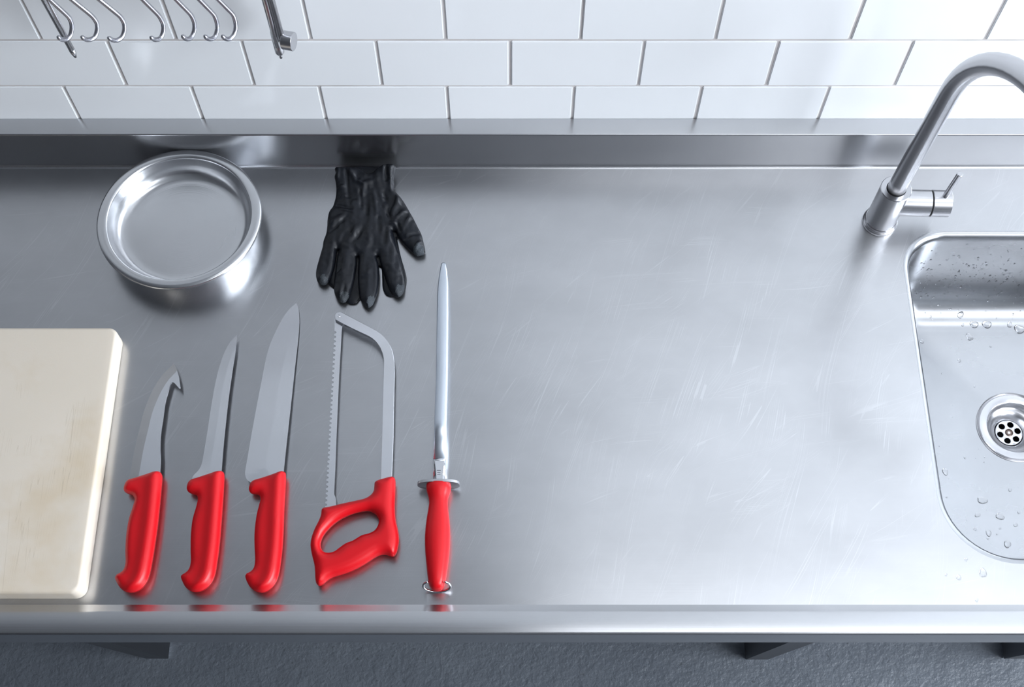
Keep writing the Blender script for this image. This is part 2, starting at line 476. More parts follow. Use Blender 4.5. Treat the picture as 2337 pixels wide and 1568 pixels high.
# sink outline
sb = G(2250, 526).y; sf = G(2337, 1287).y; sx0 = G(2104, 900).x; sx1 = sx0 + .40
def rrect(x0, x1, y0, y1, r0, r1, n=14):
    """counter clockwise from the front left; r0 radius at the front, r1 at the back"""
    out = []
    for cx, cy, r, a0 in ((x1 - r0, y0 + r0, r0, -90), (x1 - r1, y1 - r1, r1, 0), (x0 + r1, y1 - r1, r1, 90), (x0 + r0, y0 + r0, r0, 180)):
        for i in range(n + 1):
            a = math.radians(a0 + 90 * i / n); out.append((cx + r * math.cos(a), cy + r * math.sin(a)))
    # fill straight runs
    res = []
    for i in range(len(out)):
        a = out[i]; b = out[(i + 1) % len(out)]; res.append(a)
        L = math.hypot(b[0] - a[0], b[1] - a[1])
        if L > .03:
            k = 10
            for s in range(1, k): res.append((a[0] + (b[0] - a[0]) * s / k, a[1] + (b[1] - a[1]) * s / k))
    return res
RF, RB = .082, .056
def sink_loop(ins, z): return [Vector((x, y, CZ + z)) for x, y in rrect(sx0 + ins, sx1 - ins, sf + ins, sb - ins, max(RF - ins * .6, .01), max(RB - ins * .6, .01))]
hole = sink_loop(0, 0)
# top sheet with the sink opening
outer = [(XL, y_in, CZ), (XR, y_in, CZ), (XR, yb - .004, CZ), (XL, yb - .004, CZ)]
tess = tessellate_polygon([[Vector(p) for p in outer], [v.copy() for v in hole]])
mesh_obj('worktop', outer + [tuple(v) for v in hole], [tuple(t) for t in tess], M['worktop'], table)
# upstand (coved at its foot) and ledge
def strip(name, mat, prof, parent=table, xs=None):
    """profile in y, z extruded along x"""
    xs = xs or (XL, XR); v = []; f = []
    n = len(prof)
    for x in xs: v += [(x, y, z) for y, z in prof]
    for s in range(len(xs) - 1):
        for i in range(n - 1): f.append((s * n + i, s * n + i + 1, (s + 1) * n + i + 1, (s + 1) * n + i))
    return smooth_by_angle(mesh_obj(name, v, f, mat, parent), 60)
cove = [(yb - .004 + .004 * math.sin(a), CZ + .004 - .004 * math.cos(a)) for a in [math.radians(x) for x in (0, 22, 45, 67, 90)]]
edge = [(yb + .002 - .002 * math.cos(a), CZ + UP - .002 + .002 * math.sin(a)) for a in [math.radians(x) for x in (0, 22, 45, 67, 90)]]
strip('upstand', M['sheet'], cove + edge + [(-.0005, CZ + UP + .001), (-.0005, CZ + UP - .02)])
# raised front rim with rolled front edge
def arc(cy, cz, r, a0, a1, n=6):
    return [(cy + r * math.cos(math.radians(a0 + (a1 - a0) * i / n)), cz + r * math.sin(math.radians(a0 + (a1 - a0) * i / n))) for i in range(n + 1)]
yf = y_r1 - .001
rim = [(y_in, CZ), (y_in - .0008, CZ + .0003), (y_r0 + .0012, CZ + RE - .0006), (y_r0, CZ + RE)] + arc(yf + .003, CZ + RE - .003, .003, 90, 180) + [(yf, CZ - .030)] + [(yf + .012, CZ - .030), (yf + .012, CZ - .026)]
strip('front_rim', M['sheet'], rim)
# end panels, underside and under-frame
box('underside', M['frame'], table, XL + .01, sx0 - .02, yf + .02, -.01, CZ - .022, CZ - .004)
box('underside', M['frame'], table, sx1 + .02, XR - .01, yf + .02, -.01, CZ - .022, CZ - .004)
for x in (XL, XR - .002): box('end_panel', M['sheet'], table, x, x + .002, yf + .003, -.002, CZ - .03, CZ - .0005)
box('front_rail', M['frame'], table, XL + .03, XR - .03, yf + .016, yf + .046, CZ - .066, CZ - .031, b=.002)
box('rear_rail', M['frame'], table, XL + .03, XR - .03, -.09, -.06, CZ - .066, CZ - .024, b=.002)
# legs: square tube, leaning back towards the wall at the foot
def leg2(px, py, w=.040):
    foot = G(px, py, -CZ); tilt = math.tan(math.radians(8.4)); bx, by = foot.x, foot.y
    def lp(z, ww): return [(bx + sx * ww, by - z * tilt + sy * ww, z) for sx, sy in ((-1, -1), (1, -1), (1, 1), (-1, 1))]
    v, f = loft_vf([lp(.012, w / 2), lp(CZ - .075, w / 2)]); lg = mesh_obj('leg', v, f, M['frame'], table); bpy.context.view_layer.update()
    v, f = loft_vf([lp(0, w / 2 - .002), lp(.0121, w / 2 - .002)])
    mesh_obj('foot', v, f, M['chrome'], lg)
for p in ((366, 1480), (1722, 1482), (2306, 1480)): leg2(*p)

# basin
FZ = -.165
prof = [(0, 0), (.003, -.0004), (.006, -.0022), (.0080, -.0060), (.0088, -.012), (.0100, -.06), (.0120, -.098)]
for i in range(1, 9):
    a = math.radians(90 * i / 8); prof.append((.0120 + .048 * (1 - math.cos(a)), -.098 - .059 * math.sin(a)))
loops = [sink_loop(i, z) for i, z in prof]
dc = G(2315, 975, FZ)                                # drain centre
last = loops[-1]; npt = len(last)
DR = .0495
for t, z in ((.3, -.1592), (.6, -.1620), (.85, -.1642), (1.0, FZ)):
    lp = []
    for p in last:
        d = Vector((p.x - dc.x, p.y - dc.y, 0)).normalized() * DR + Vector((dc.x, dc.y, 0))
        lp.append(Vector((p.x + (d.x - p.x) * t, p.y + (d.y - p.y) * t, CZ + z)))
    loops.append(lp)
v, f = loft_vf(loops, False, False)
basin = mesh_obj('basin', v, f, M['basin'], table, smooth=True)
# waste: flange, cup and strainer with holes
zc = CZ + FZ
lathe('drain_flange', M['tap'], table, [(.0500, -.001), (.0497, .0008), (.0488, .0012), (.0478, .0002), (.0468, -.0006), (.0455, .0010), (.0365, .0006), (.0350, -.0002), (.0338, -.003), (.0330, -.0075), (.0320, -.0085), (.0285, -.0095), (.0245, -.0115), (.0215, -.0150), (.0190, -.0185), (.0178, -.021)], (dc.x, dc.y, zc), n=64, cap0=False, cap1=False, ang=50)
lathe('drain_cup', M['dark'], table, [(.0185, -.0195), (.018, -.05), (.0, -.05)], (dc.x, dc.y, zc), n=32, cap0=False, cap1=False)
cs = [np.array([(dc.x + .0178 * math.cos(a), dc.y + .0178 * math.sin(a)) for a in np.linspace(0, 2 * PI, 49)[:-1]])]
for k in range(6):
    a0 = math.radians(60 * k + 12); cx = dc.x + .0121 * math.cos(a0); cy = dc.y + .0121 * math.sin(a0)
    cs.append(np.array([(cx + .0040 * math.cos(a), cy + .0040 * math.sin(a)) for a in np.linspace(0, 2 * PI, 17)[:-1]]))
strn = plate('strainer', M['chrome'], table, cs[0], cs[1:], .002, [.0005], lambda x, y, d: zc - .0185 + np.clip(d, 0, .0005), lambda x, y, d: zc - .0200 + 0 * d)
bpy.context.view_layer.update()
lathe('strainer_screw', M['steel_dark'], strn, [(.0055, -.0005), (.0054, .0008), (.0042, .0016), (.0036, .0006), (.0, .0004)], (dc.x, dc.y, zc - .0185), n=24, cap1=False)

# ------------------------------------------------------------------ tap
tb = G(2007, 507)
tap = empty('mixer_tap', tb, 'brushed steel gooseneck mixer tap standing behind the sink', 'tap')
bpy.context.view_layer.update()
lathe('base_ring', M['tap'], tap, [(.0210, 0), (.0215, .001), (.0215, .0035), (.0207, .0045), (.0200, .0050), (.0203, .0062), (.0203, .0085), (.0193, .0098)], tb)
lathe('tap_body', M['tap'], tap, [(.0187, .0095), (.0187, .0705), (.0179, .0715), (.0119, .0715), (.0119, .060)], tb, cap1=False)
lathe('spout_collar', M['dark'], tap, [(.0119, .0695), (.0108, .0695)], tb, cap0=False, cap1=False)
h0 = .248; SR = .119; su = Vector((math.cos(math.radians(-72.5)), math.sin(math.radians(-72.5)), 0)); lean = Vector((.019, -.013, 0))
sp = [tb + Vector((0, 0, z)) + lean * (z - .07) for z in np.linspace(.062, h0, 8)]
for i in range(1, 29):
    a = math.radians(180 * i / 28 * 1.0); sp.append(tb + Vector((0, 0, h0)) + lean * (h0 - .07 + SR * math.sin(a)) + su * (SR - SR * math.cos(a)) + Vector((0, 0, SR * math.sin(a))))
sp.append(sp[-1] + Vector((0, 0, -.03)))
tube('spout', M['tap'], tap, sp, .0112, 32)
hz = .043
hb = tb + Vector((0, 0, hz))
ax = Vector((1, -.03, 0)).normalized()
lathe('valve_housing', M['tap'], tap, [(.0160, .006), (.0160, .0475), (.0155, .0480)], hb, ax)
lathe('valve_gap', M['dark'], tap, [(.0150, .0475), (.0150, .0500)], hb, ax)
lcap = lathe('lever_cap', M['tap'], tap, [(.0155, .0495), (.0162, .0500), (.0162, .0715), (.0155, .0722), (.0, .0722)], hb, ax, cap1=False)
lv = hb + ax * .0625 + Vector((0, 0, .012))
bpy.context.view_layer.update()
lathe('lever', M['tap'], lcap, [(.0036, 0), (.0036, .048), (.0031, .0486), (.0, .0486)], lv, (.05, 0, 1), n=20, cap1=False)

# ------------------------------------------------------------------ cutting board
bh = .025
bx1 = G(243, 1060).x; byf = G(100, 1368).y; byb = G(100, 746, bh).y
ro = np.array(rrect(bx1 - .46, bx1, byf, byb, .012, .012, n=10)); er = .0045
def b_top(x, y, d): return CZ + bh - er + er * np.sqrt(np.clip(1 - (1 - np.clip(d / er, 0, 1)) ** 2, 0, 1))
def b_bot(x, y, d): return CZ + .003 - .003 * np.sqrt(np.clip(1 - (1 - np.clip(d / .003, 0, 1)) ** 2, 0, 1))
bd = plate('cutting_board', M['board'], None, ro, [], .02, [.0003, .0010, .0022, .0035, .0046, .012], b_top, b_bot)
tag(bd, 'thick cream plastic cutting board with rounded corners and brown knife stains', 'cutting board')

# ------------------------------------------------------------------ knives
HM = .0105                                           # half thickness of the handles
def handle(parent, pts, x0, y0, s, mat=None, H=HM, Rr=.013, holes=(), name='handle', lean=0.0, step=.003, top_fn=None):
    ol = catmull(zoompts(pts, x0, y0, s, H), .0022)
    hl = [catmull(zoompts(h, x0, y0, s, H), .0022) for h in holes]
    dm = dome(H, Rr)
    d8 = dome(1.0, .0085)
    def ridged(x, y, d):
        # spine side of the outline, row by row
        xr = np.full(len(x), -1e9)
        for i in range(len(ol)):
            a = ol[i]; b = ol[(i + 1) % len(ol)]
            c = ((a[1] > y) != (b[1] > y)); dy = (b[1] - a[1]) or 1e-9
            xi = a[0] + (b[0] - a[0]) * (y - a[1]) / dy
            xr = np.where(c, np.maximum(xr, xi), xr)
        q = np.where(xr > -1e8, np.exp(-((xr - x - .0078) / .0075) ** 2), 1.0)
        return CZ + H + H * d8(d) * (.74 + .30 * q)
    tp = (ridged if not holes else (lambda x, y, d: CZ + H + dm(d))) if top_fn is None else top_fn
    return plate(name, mat or M['red'], parent, ol, hl, step, [.0002, .0007, .0016, .0028, .0045, .0065], tp, lambda x, y, d: CZ + H - dm(d) + .00005)
K1 = [(570, 85), (600, 105), (610, 130), (600, 300), (583, 480), (560, 700), (535, 880), (505, 1070), (465, 1270), (430, 1360), (370, 1435), (290, 1475), (210, 1475), (140, 1440), (90, 1375), (65, 1310), (75, 1280), (110, 1262), (160, 1225), (185, 1150), (185, 1000), (195, 820), (225, 640), (275, 480), (292, 400), (270, 360), (220, 340), (180, 320), (165, 290), (185, 220), (215, 185), (300, 158), (420, 120)]
K2 = [(1290, 80), (1318, 95), (1326, 125), (1320, 300), (1307, 500), (1292, 700), (1275, 900), (1250, 1100), (1218, 1280), (1180, 1365), (1120, 1430), (1040, 1468), (960, 1468), (890, 1430), (845, 1360), (825, 1295), (838, 1272), (870, 1258), (915, 1215), (938, 1140), (937, 1000), (940, 820), (960, 640), (1005, 480), (1020, 400), (1008, 360), (960, 342), (910, 318), (893, 285), (905, 220), (935, 185), (1020, 155), (1160, 110)]
# knife 3 read from the crop at (240, 820), scale 2.8
K3 = [(1140, 717), (1152, 724), (1156, 745), (1152, 850), (1146, 960), (1141, 1100), (1135, 1200), (1125, 1290), (1112, 1370), (1090, 1430), (1055, 1470), (1015, 1490), (970, 1485), (930, 1460), (905, 1420), (896, 1385), (905, 1370), (930, 1358), (950, 1335), (958, 1290), (955, 1200), (955, 1110), (968, 1000), (985, 930), (993, 895), (985, 870), (955, 862), (930, 855), (919, 835), (928, 795), (945, 778), (1000, 760), (1080, 735)]
def blade(parent, outline_px, cut_px, h_heel, h_tip, y_heel, y_tip, w, T, mat=None, sharp=True, step=.006, bevel_mat=None):
    """flat ground blade; cut_px: the cutting edge polyline; w: width of the ground bevel, T: half thickness"""
    def hz_(py): return h_tip + (h_heel - h_tip) * (py - y_tip) / (y_heel - y_tip)
    ol = linear([(G(x, y, hz_(y)).x, G(x, y, hz_(y)).y) for x, y in outline_px], .004)
    cut = np.array([(G(x, y, hz_(y)).x, G(x, y, hz_(y)).y) for x, y in cut_px])
    y0 = G(400, y_heel, h_heel).y; y1 = G(400, y_tip, h_tip).y
    def mid(y): return CZ + h_tip + (h_heel - h_tip) * (y - y1) / (y0 - y1)
    def prof_(x, y):
        dd = dist_poly(np.c_[x, y], cut, closed=False); return T * np.clip(dd / w, .03, 1)
    # rows of points along the bevel line
    ex = []
    cc = np.array(cut); tn = np.gradient(cc, axis=0); tn /= np.linalg.norm(tn, axis=1)[:, None]
    nn = np.c_[-tn[:, 1], tn[:, 0]]
    for r in (w,):
        for s_ in (1, -1):
            RR = cc + nn * r * s_; ok = inside(RR, [ol])
            if ok.any(): ex.append(RR[ok])
    ex = np.concatenate(ex) if ex else np.zeros((0, 2))
    if len(ex):
        d0 = dist_poly(ex, ol); ex = ex[d0 > .0008]; dc_ = dist_poly(ex, cc, closed=False); ex = ex[dc_ > w * .97]
    o = plate('blade', mat or M['blade'], parent, ol, [], step, [.0006], lambda x, y, d: mid(y) + prof_(x, y), lambda x, y, d: mid(y) - prof_(x, y), smooth=False, extra=ex)
    if bevel_mat:
        o.data.materials.append(bevel_mat); off = parent.matrix_world.translation
        cen = np.array([(p.center.x + off.x, p.center.y + off.y) for p in o.data.polygons])
        dd = dist_poly(cen, cc, closed=False)
        for p, q in zip(o.data.polygons, dd):
            if q < w: p.material_index = 1
    return o
def zp(pts, x0, y0, s): return [(x0 + x / s, y0 + y / s) for x, y in pts]
def dens(pts, step):
    r = catmull(pts, step, closed=False); return [tuple(p) for p in r]

# gut hook knife (crop at 250, 820, scale 5.2267)
kb = G(318, 1200)
k1 = empty('gut_hook_knife', kb, 'red-handled skinning knife with a short curved hooked blade, next to the cutting board', 'knife'); bpy.context.view_layer.update()
handle(k1, K1, 250, 1060, 5.057)
cut1 = dens(zp([(235, 1480), (240, 1400), (258, 1300), (300, 1070), (350, 860), (405, 640), (460, 490), (540, 325), (640, 180), (768, 47)], 250, 820, 5.2267), 5)
rest = dens(zp([(768, 47), (800, 120), (830, 220), (845, 335)], 250, 820, 5.2267), 5)[1:] + zp([(838, 350)], 250, 820, 5.2267) + dens(zp([(830, 345), (800, 315), (780, 292), (765, 281), (745, 280), (733, 290), (705, 380), (670, 500), (640, 700), (612, 900), (606, 1070), (612, 1190), (604, 1330), (598, 1480)], 250, 820, 5.2267), 5)
blade(k1, cut1 + rest, cut1, .0105, .0085, 1090, 830, .0105, .0012, bevel_mat=M['bevel'])
# boning knife (crop at 400, 750, scale 4.2375)
k2 = empty('boning_knife', G(465, 1200), 'red-handled boning knife with slim narrow blade between the hooked knife and the chef knife', 'knife'); bpy.context.view_layer.update()
handle(k2, K2, 250, 1060, 5.057)
s2 = 4.2375
cut2 = dens(zp([(160, 1520), (165, 1440), (185, 1410), (225, 1370), (255, 1310), (275, 1210), (310, 1000), (350, 740), (390, 520), (430, 360), (480, 220), (540, 120), (597, 62)], 400, 750, s2), 5)
rest2 = dens(zp([(597, 62), (580, 230), (550, 430), (520, 640), (490, 900), (465, 1150), (447, 1380), (440, 1500)], 400, 750, s2), 8)[1:]
blade(k2, cut2 + rest2, cut2, .0105, .0075, 1090, 765, .010, .0011)
# chef knife
k3 = empty('chef_knife', G(610, 1200), 'red-handled chef knife with the longest and broadest blade', 'knife'); bpy.context.view_layer.update()
handle(k3, K3, 240, 820, 2.8)
cut3 = dens([(572.5, 1101), (565, 1096), (560.5, 1088), (559.5, 1078), (564, 1050), (578, 970), (596, 875), (612, 800), (630, 755), (648, 722), (663, 703), (676, 692)], 5)
rest3 = dens([(676, 692), (680, 700), (683, 722), (682, 755), (673, 840), (661, 950), (651, 1040), (646.5, 1085), (645, 1100)], 8)[1:] + [(600, 1110)]
blade(k3, cut3 + rest3, cut3, .0100, .0030, 1090, 692, .022, .0011)

# ------------------------------------------------------------------ meat saw
saw = empty('meat_saw', G(810, 1200), 'bow saw with a toothed blade and a closed red handle lying on the worktop', 'saw'); bpy.context.view_layer.update()
SO = [(1150, 105), (1178, 115), (1190, 150), (1190, 300), (1183, 480), (1195, 660), (1225, 790), (1237, 900), (1225, 1000), (1200, 1085), (1160, 1125), (1115, 1112), (1060, 1096), (1000, 1102), (930, 1135), (840, 1195), (720, 1265), (600, 1320), (480, 1360), (390, 1388), (320, 1430), (265, 1478), (220, 1495), (185, 1475), (168, 1420), (163, 1330), (155, 1230), (125, 1110), (105, 980), (120, 880), (160, 770), (215, 660), (240, 590), (248, 525), (265, 508), (350, 490), (440, 468), (560, 440), (700, 410), (800, 385), (870, 345), (910, 290), (920, 230), (925, 180), (945, 162), (1040, 130)]
SH = [(840, 540), (700, 560), (560, 610), (440, 680), (340, 770), (270, 860), (238, 950), (245, 1020), (280, 1065), (340, 1077), (410, 1060), (480, 1010), (560, 955), (640, 925), (700, 890), (760, 855), (850, 830), (920, 795), (965, 730), (978, 660), (950, 600), (900, 558)]
handle(saw, SO, 690, 1070, 5.6, holes=[SH], H=.0105, Rr=.011)
sz = .0085
fr = zp([(386, 130), (388, 95), (400, 76), (420, 65), (445, 61), (470, 66), (580, 125), (700, 187), (800, 240), (900, 295), (945, 328), (985, 367), (1020, 412), (1050, 465), (1073, 525), (1088, 590), (1097, 655), (1100, 760), (1094, 1100), (1085, 1568)], 690, 700, 5.225) + [(893.5, 1108), (868.5, 1112)] + zp([(949, 1568), (957, 1200), (968, 760), (971, 650), (966, 600), (955, 555), (930, 493), (900, 445), (865, 405), (830, 377), (790, 352), (700, 310), (600, 262), (490, 208), (390, 152)], 690, 700, 5.225)
fo = linear([(G(x, y, sz + .0045).x, G(x, y, sz + .0045).y) for x, y in fr], .003)
plate('saw_frame', M['blade'], saw, fo, [], .006, [.0004], lambda x, y, d: CZ + sz + .0042 + np.clip(d, 0, .0004), lambda x, y, d: CZ + sz + .0005 + 0 * d, smooth=False)
lathe('rivet', M['chrome'], saw, [(.0017, 0), (.0015, .0005), (.0006, .0003), (.0, .0002)], G(773.5, 721, sz + .0046), n=16, cap1=False)
# toothed blade
te = []
yv = 752.0
def ex_(y): return 763.9 + (y - 752) * (741.6 - 763.9) / (1168 - 752)
te.append((763.6, 728))
te.append((763.9, 746))
while yv < 1150:
    p = 10.35; x = ex_(yv)
    te += [(x - .3, yv), (x - .4, yv + p * .40), (x + .6, yv + p * .45), (x + 2.9, yv + p * .50), (x + 3.9, yv + p * .62), (x + 3.9, yv + p * .78), (x + 2.7, yv + p * .92), (x + .3, yv + p * .97)]
    yv += p
te += [(ex_(1155), 1155), (ex_(1166), 1168)]
rt = [(767, 1166), (766.6, 1140), (765.8, 1136), (762.9, 1128), (762.9, 1120), (765.3, 1070), (767.8, 1000), (774.0, 860), (780.0, 755), (781.5, 745), (784.5, 738), (782, 728)]
bo = np.array([(G(x, y, sz - .0005).x, G(x, y, sz - .0005).y) for x, y in te + rt])
plate('saw_blade', M['blade'], saw, bo, [], .006, [], lambda x, y, d: CZ + sz + 0 * d, lambda x, y, d: CZ + sz - .0010 + 0 * d, smooth=False)

# ------------------------------------------------------------------ sharpening steel
st = empty('sharpening_steel', G(1000, 1200), 'long sharpening steel with oval guard, red handle and hanging ring', 'sharpening steel'); bpy.context.view_layer.update()
def oval_loft(name, mat, parent, rows, zc_, n=28, p=2.0, vr=.85):
    """rows: (px centre x, px y, px width, vertical half height or None)"""
    loops = []
    for cx, py, w, hh in rows:
        a = G(cx - w / 2, py, zc_); b = G(cx + w / 2, py, zc_); c = (a + b) / 2; rx = (b - a).length / 2
        rz = hh if hh else rx * vr
        lp = []
        for j in range(n):
            t = 2 * PI * j / n; cs_ = math.cos(t); sn = math.sin(t)
            lp.append(Vector((c.x + rx * math.copysign(abs(cs_) ** (2 / p), cs_), c.y, c.z + rz * math.copysign(abs(sn) ** (2 / p), sn))))
        loops.append(lp)
    v, f = loft_vf(loops); return mesh_obj(name, v, f, mat, parent, smooth=True)
zs = .0140
oval_loft('rod', M['rod'], st, [(1012.3, 599.5, 3, None), (1012.3, 600.5, 8, None), (1012.3, 603, 11.5, None), (1012, 621, 17.7, None), (1011.5, 640, 22, None), (1011, 657, 25, None), (1010.5, 680, 26, None), (1010.3, 718, 27, None), (1009, 863, 28, None), (1006, 960, 29, None), (1003.5, 1049, 29.5, None)], zs, vr=.55)
oval_loft('rod_shank', M['chrome'], st, [(1003.5, 1048, 29, None), (1003.2, 1053, 28, None), (1002.5, 1100, 27, None)], zs, p=1.6, vr=.55)
# flat ground on the shank
a = G(992.5, 1052, zs + .0039); b = G(1014, 1052, zs + .0039); c = G(1009.5, 1098, zs + .0048); d = G(996.5, 1098, zs + .0048)
fv = [a, b, c, d]; fv2 = [Vector((q.x, q.y, q.z - .002)) for q in fv]
mesh_obj('shank_flat', M['rod'] and [tuple(q) for q in fv + fv2], [(0, 1, 2, 3), (7, 6, 5, 4), (0, 4, 5, 1), (1, 5, 6, 2), (2, 6, 7, 3), (3, 7, 4, 0)], M['blade'], st)
# three worn stamped lines
for yy, w in ((1072.8, 9), (1078.0, 7), (1082.0, 7)):
    q = G(1001.3 - w / 2, yy, zs + .0047); q2 = G(1001.3 + w / 2, yy + .7, zs + .0047)
    box('stamped_line', M['frame'], st, q.x, q2.x, q2.y, q.y, q.z - .0012, q.z - .0001)
gy0 = G(1001, 1105, .018).y; gcx = G(1001, 1105, zs).x; gw = .0238; gh = .0128
lp = []
for k_, (yy, sc) in enumerate(((gy0, .97), (gy0 + .0003, 1), (gy0 + .0032, 1), (gy0 + .0036, .97))):
    l_ = []
    for j in range(48):
        t = 2 * PI * j / 48; cs_ = math.cos(t); sn = math.sin(t)
        l_.append(Vector((gcx + gw * sc * math.copysign(abs(cs_) ** .75, cs_), yy, CZ + gh + .0003 + gh * sc * math.copysign(abs(sn) ** .75, sn))))
    lp.append(l_)
v, f = loft_vf(lp); smooth_by_angle(mesh_obj('guard', v, f, M['tap'], st), 40)
oval_loft('handle', M['red'], st, [(1001.2, 1105, 50, .0115), (1001.2, 1106.5, 55.5, .0125), (1001.2, 1112, 57, .0130), (1001, 1121, 55, .0125), (1000.8, 1130, 49, .0115), (1000.8, 1139, 44, .0107), (1000.6, 1150, 42.5, .0107), (1000, 1165, 46, .0112), (999.5, 1185, 52, .0122), (999, 1205, 56, .0130), (998.6, 1225, 58, .0134), (998.4, 1245, 57.5, .0134), (998.2, 1265, 55, .0132), (998, 1286, 50.5, .0130), (997.5, 1305, 46, .0130), (997.2, 1323, 41, .0128), (997, 1333, 37.5, .0120), (997, 1340, 32, .0108), (997, 1345, 24, .008), (997, 1348, 13, .004)], zs, p=2.3)
rc = G(997, 1338, .0138); rr = .0148; th = math.radians(12)
rp = []
for j in range(41):
    t = math.radians(128 + 284 * j / 40); rp.append(rc + Vector((rr * math.cos(t), 0, 0)) + Vector((0, math.sin(th), math.cos(th))) * (rr * math.sin(t) * .86))
tube('hanging_ring', M['chrome'], st, rp, .0013, 12)

# ------------------------------------------------------------------ bowl
be = .038
bl = G(219, 500, be); br = G(595, 500, be); bR = (br.x - bl.x) / 2
top_y = G(407, 339, be).y; bot_y = G(407, 655, be - .004).y
bc = Vector(((bl.x + br.x) / 2, (top_y + bot_y) / 2, CZ))
bc.y = min(bc.y, yb - bR - .0005)
print('BOWL R', bR, (top_y - bot_y) / 2, bc)
S = bR / .118
rp_ = [(0, .0104), (.03, .0100), (.074, .0100), (.080, .0100), (.0855, .0108), (.0905, .0130), (.0945, .0168), (.098, .0215), (.1005, .0275), (.1025, .0345), (.1032, .0365), (.1050, .0377), (.1085, .0382), (.1140, .0378), (.1165, .0368), (.1180, .0350), (.1180, .0335), (.1172, .0325), (.1160, .0335), (.1140, .0350), (.1060, .0352), (.1045, .0330), (.1020, .0240), (.0985, .0170), (.0945, .0110), (.0890, .0030), (.0855, .0002), (.083, .0), (.081, .0012), (.0, .0015)]
bowl = lathe('bowl', M['bowl'], None, [(r * S, z) for r, z in rp_], bc, n=96, cap0=False, cap1=False, ang=60)
tag(bowl, 'round shallow stainless steel bowl with a rolled rim standing against the upstand', 'bowl')

# ------------------------------------------------------------------ gloves
GO = [(357, 133), (420, 128), (500, 130), (560, 132), (610, 147), (640, 172), (690, 190), (730, 175), (770, 137), (820, 107), (880, 95), (925, 103), (943, 125), (938, 180), (925, 230), (932, 290), (930, 350), (960, 385), (1000, 430), (1040, 490), (1080, 560), (1120, 630), (1160, 710), (1195, 780), (1215, 860), (1228, 920), (1225, 960), (1190, 975), (1150, 980), (1110, 955), (1050, 900), (1000, 840), (970, 800), (945, 750), (918, 742), (930, 800), (945, 870), (965, 930), (985, 1000), (1000, 1080), (1015, 1150), (1028, 1220), (1030, 1290), (1010, 1350), (970, 1380), (930, 1365), (895, 1330), (870, 1280), (845, 1210), (820, 1130), (795, 1050), (775, 985), (758, 990), (775, 1060), (785, 1150), (783, 1230), (770, 1320), (745, 1400), (715, 1460), (680, 1482), (640, 1465), (610, 1420), (590, 1350), (581, 1260), (578, 1180), (580, 1080), (582, 990), (568, 990), (565, 1060), (555, 1140), (540, 1220), (515, 1320), (485, 1390), (450, 1432), (410, 1430), (370, 1390), (348, 1330), (347, 1260), (355, 1180), (367, 1080), (380, 980), (392, 925), (378, 925), (368, 990), (352, 1080), (330, 1160), (300, 1220), (265, 1260), (225, 1262), (190, 1235), (172, 1180), (175, 1120), (195, 1040), (215, 970), (235, 900), (245, 840), (270, 770), (280, 700), (283, 640), (300, 560), (335, 510), (355, 450), (365, 400), (368, 330), (360, 260), (352, 220), (362, 180)]
GU = [(400, 260), (420, 145), (560, 128), (640, 126), (720, 126), (800, 124), (880, 125), (890, 260), (900, 400), (1000, 560), (1060, 760), (1010, 800), (965, 800), (975, 900), (1000, 1010), (1030, 1110), (1048, 1190), (1042, 1260), (1020, 1330), (960, 1362), (890, 1370), (845, 1350), (818, 1295), (812, 1200), (800, 1090), (770, 1080), (775, 1250), (740, 1380), (660, 1410), (612, 1390), (590, 1405), (565, 1438), (520, 1447), (475, 1435), (445, 1380), (430, 1270), (420, 1150), (395, 1150), (380, 1240), (355, 1290), (320, 1275), (285, 1235), (262, 1150), (275, 1000), (300, 850), (330, 600), (400, 400)]
gs = 4.2375
GZ = .009
def ghp(py): return .011 * max(0.0, min(1.0, (455 - py) / 82))
def gpts(L, base):
    out = []
    for x, y in L:
        g = G(680 + x / gs, 350 + y / gs, base + ghp(350 + y / gs)); out.append((g.x, min(g.y, yb - .0012)))
    return out
gol = catmull(gpts(GO, GZ), .0016); gol[:, 1] = np.minimum(gol[:, 1], yb - .001)
gul = catmull(gpts(GU, .005), .0025); gul[:, 1] = np.minimum(gul[:, 1], yb - .001)
gyA = G(850, 455, GZ).y; gyB = G(850, 373, GZ + .011).y
def glift(y): return .011 * np.clip((y - gyA) / (gyB - gyA), 0, 1)
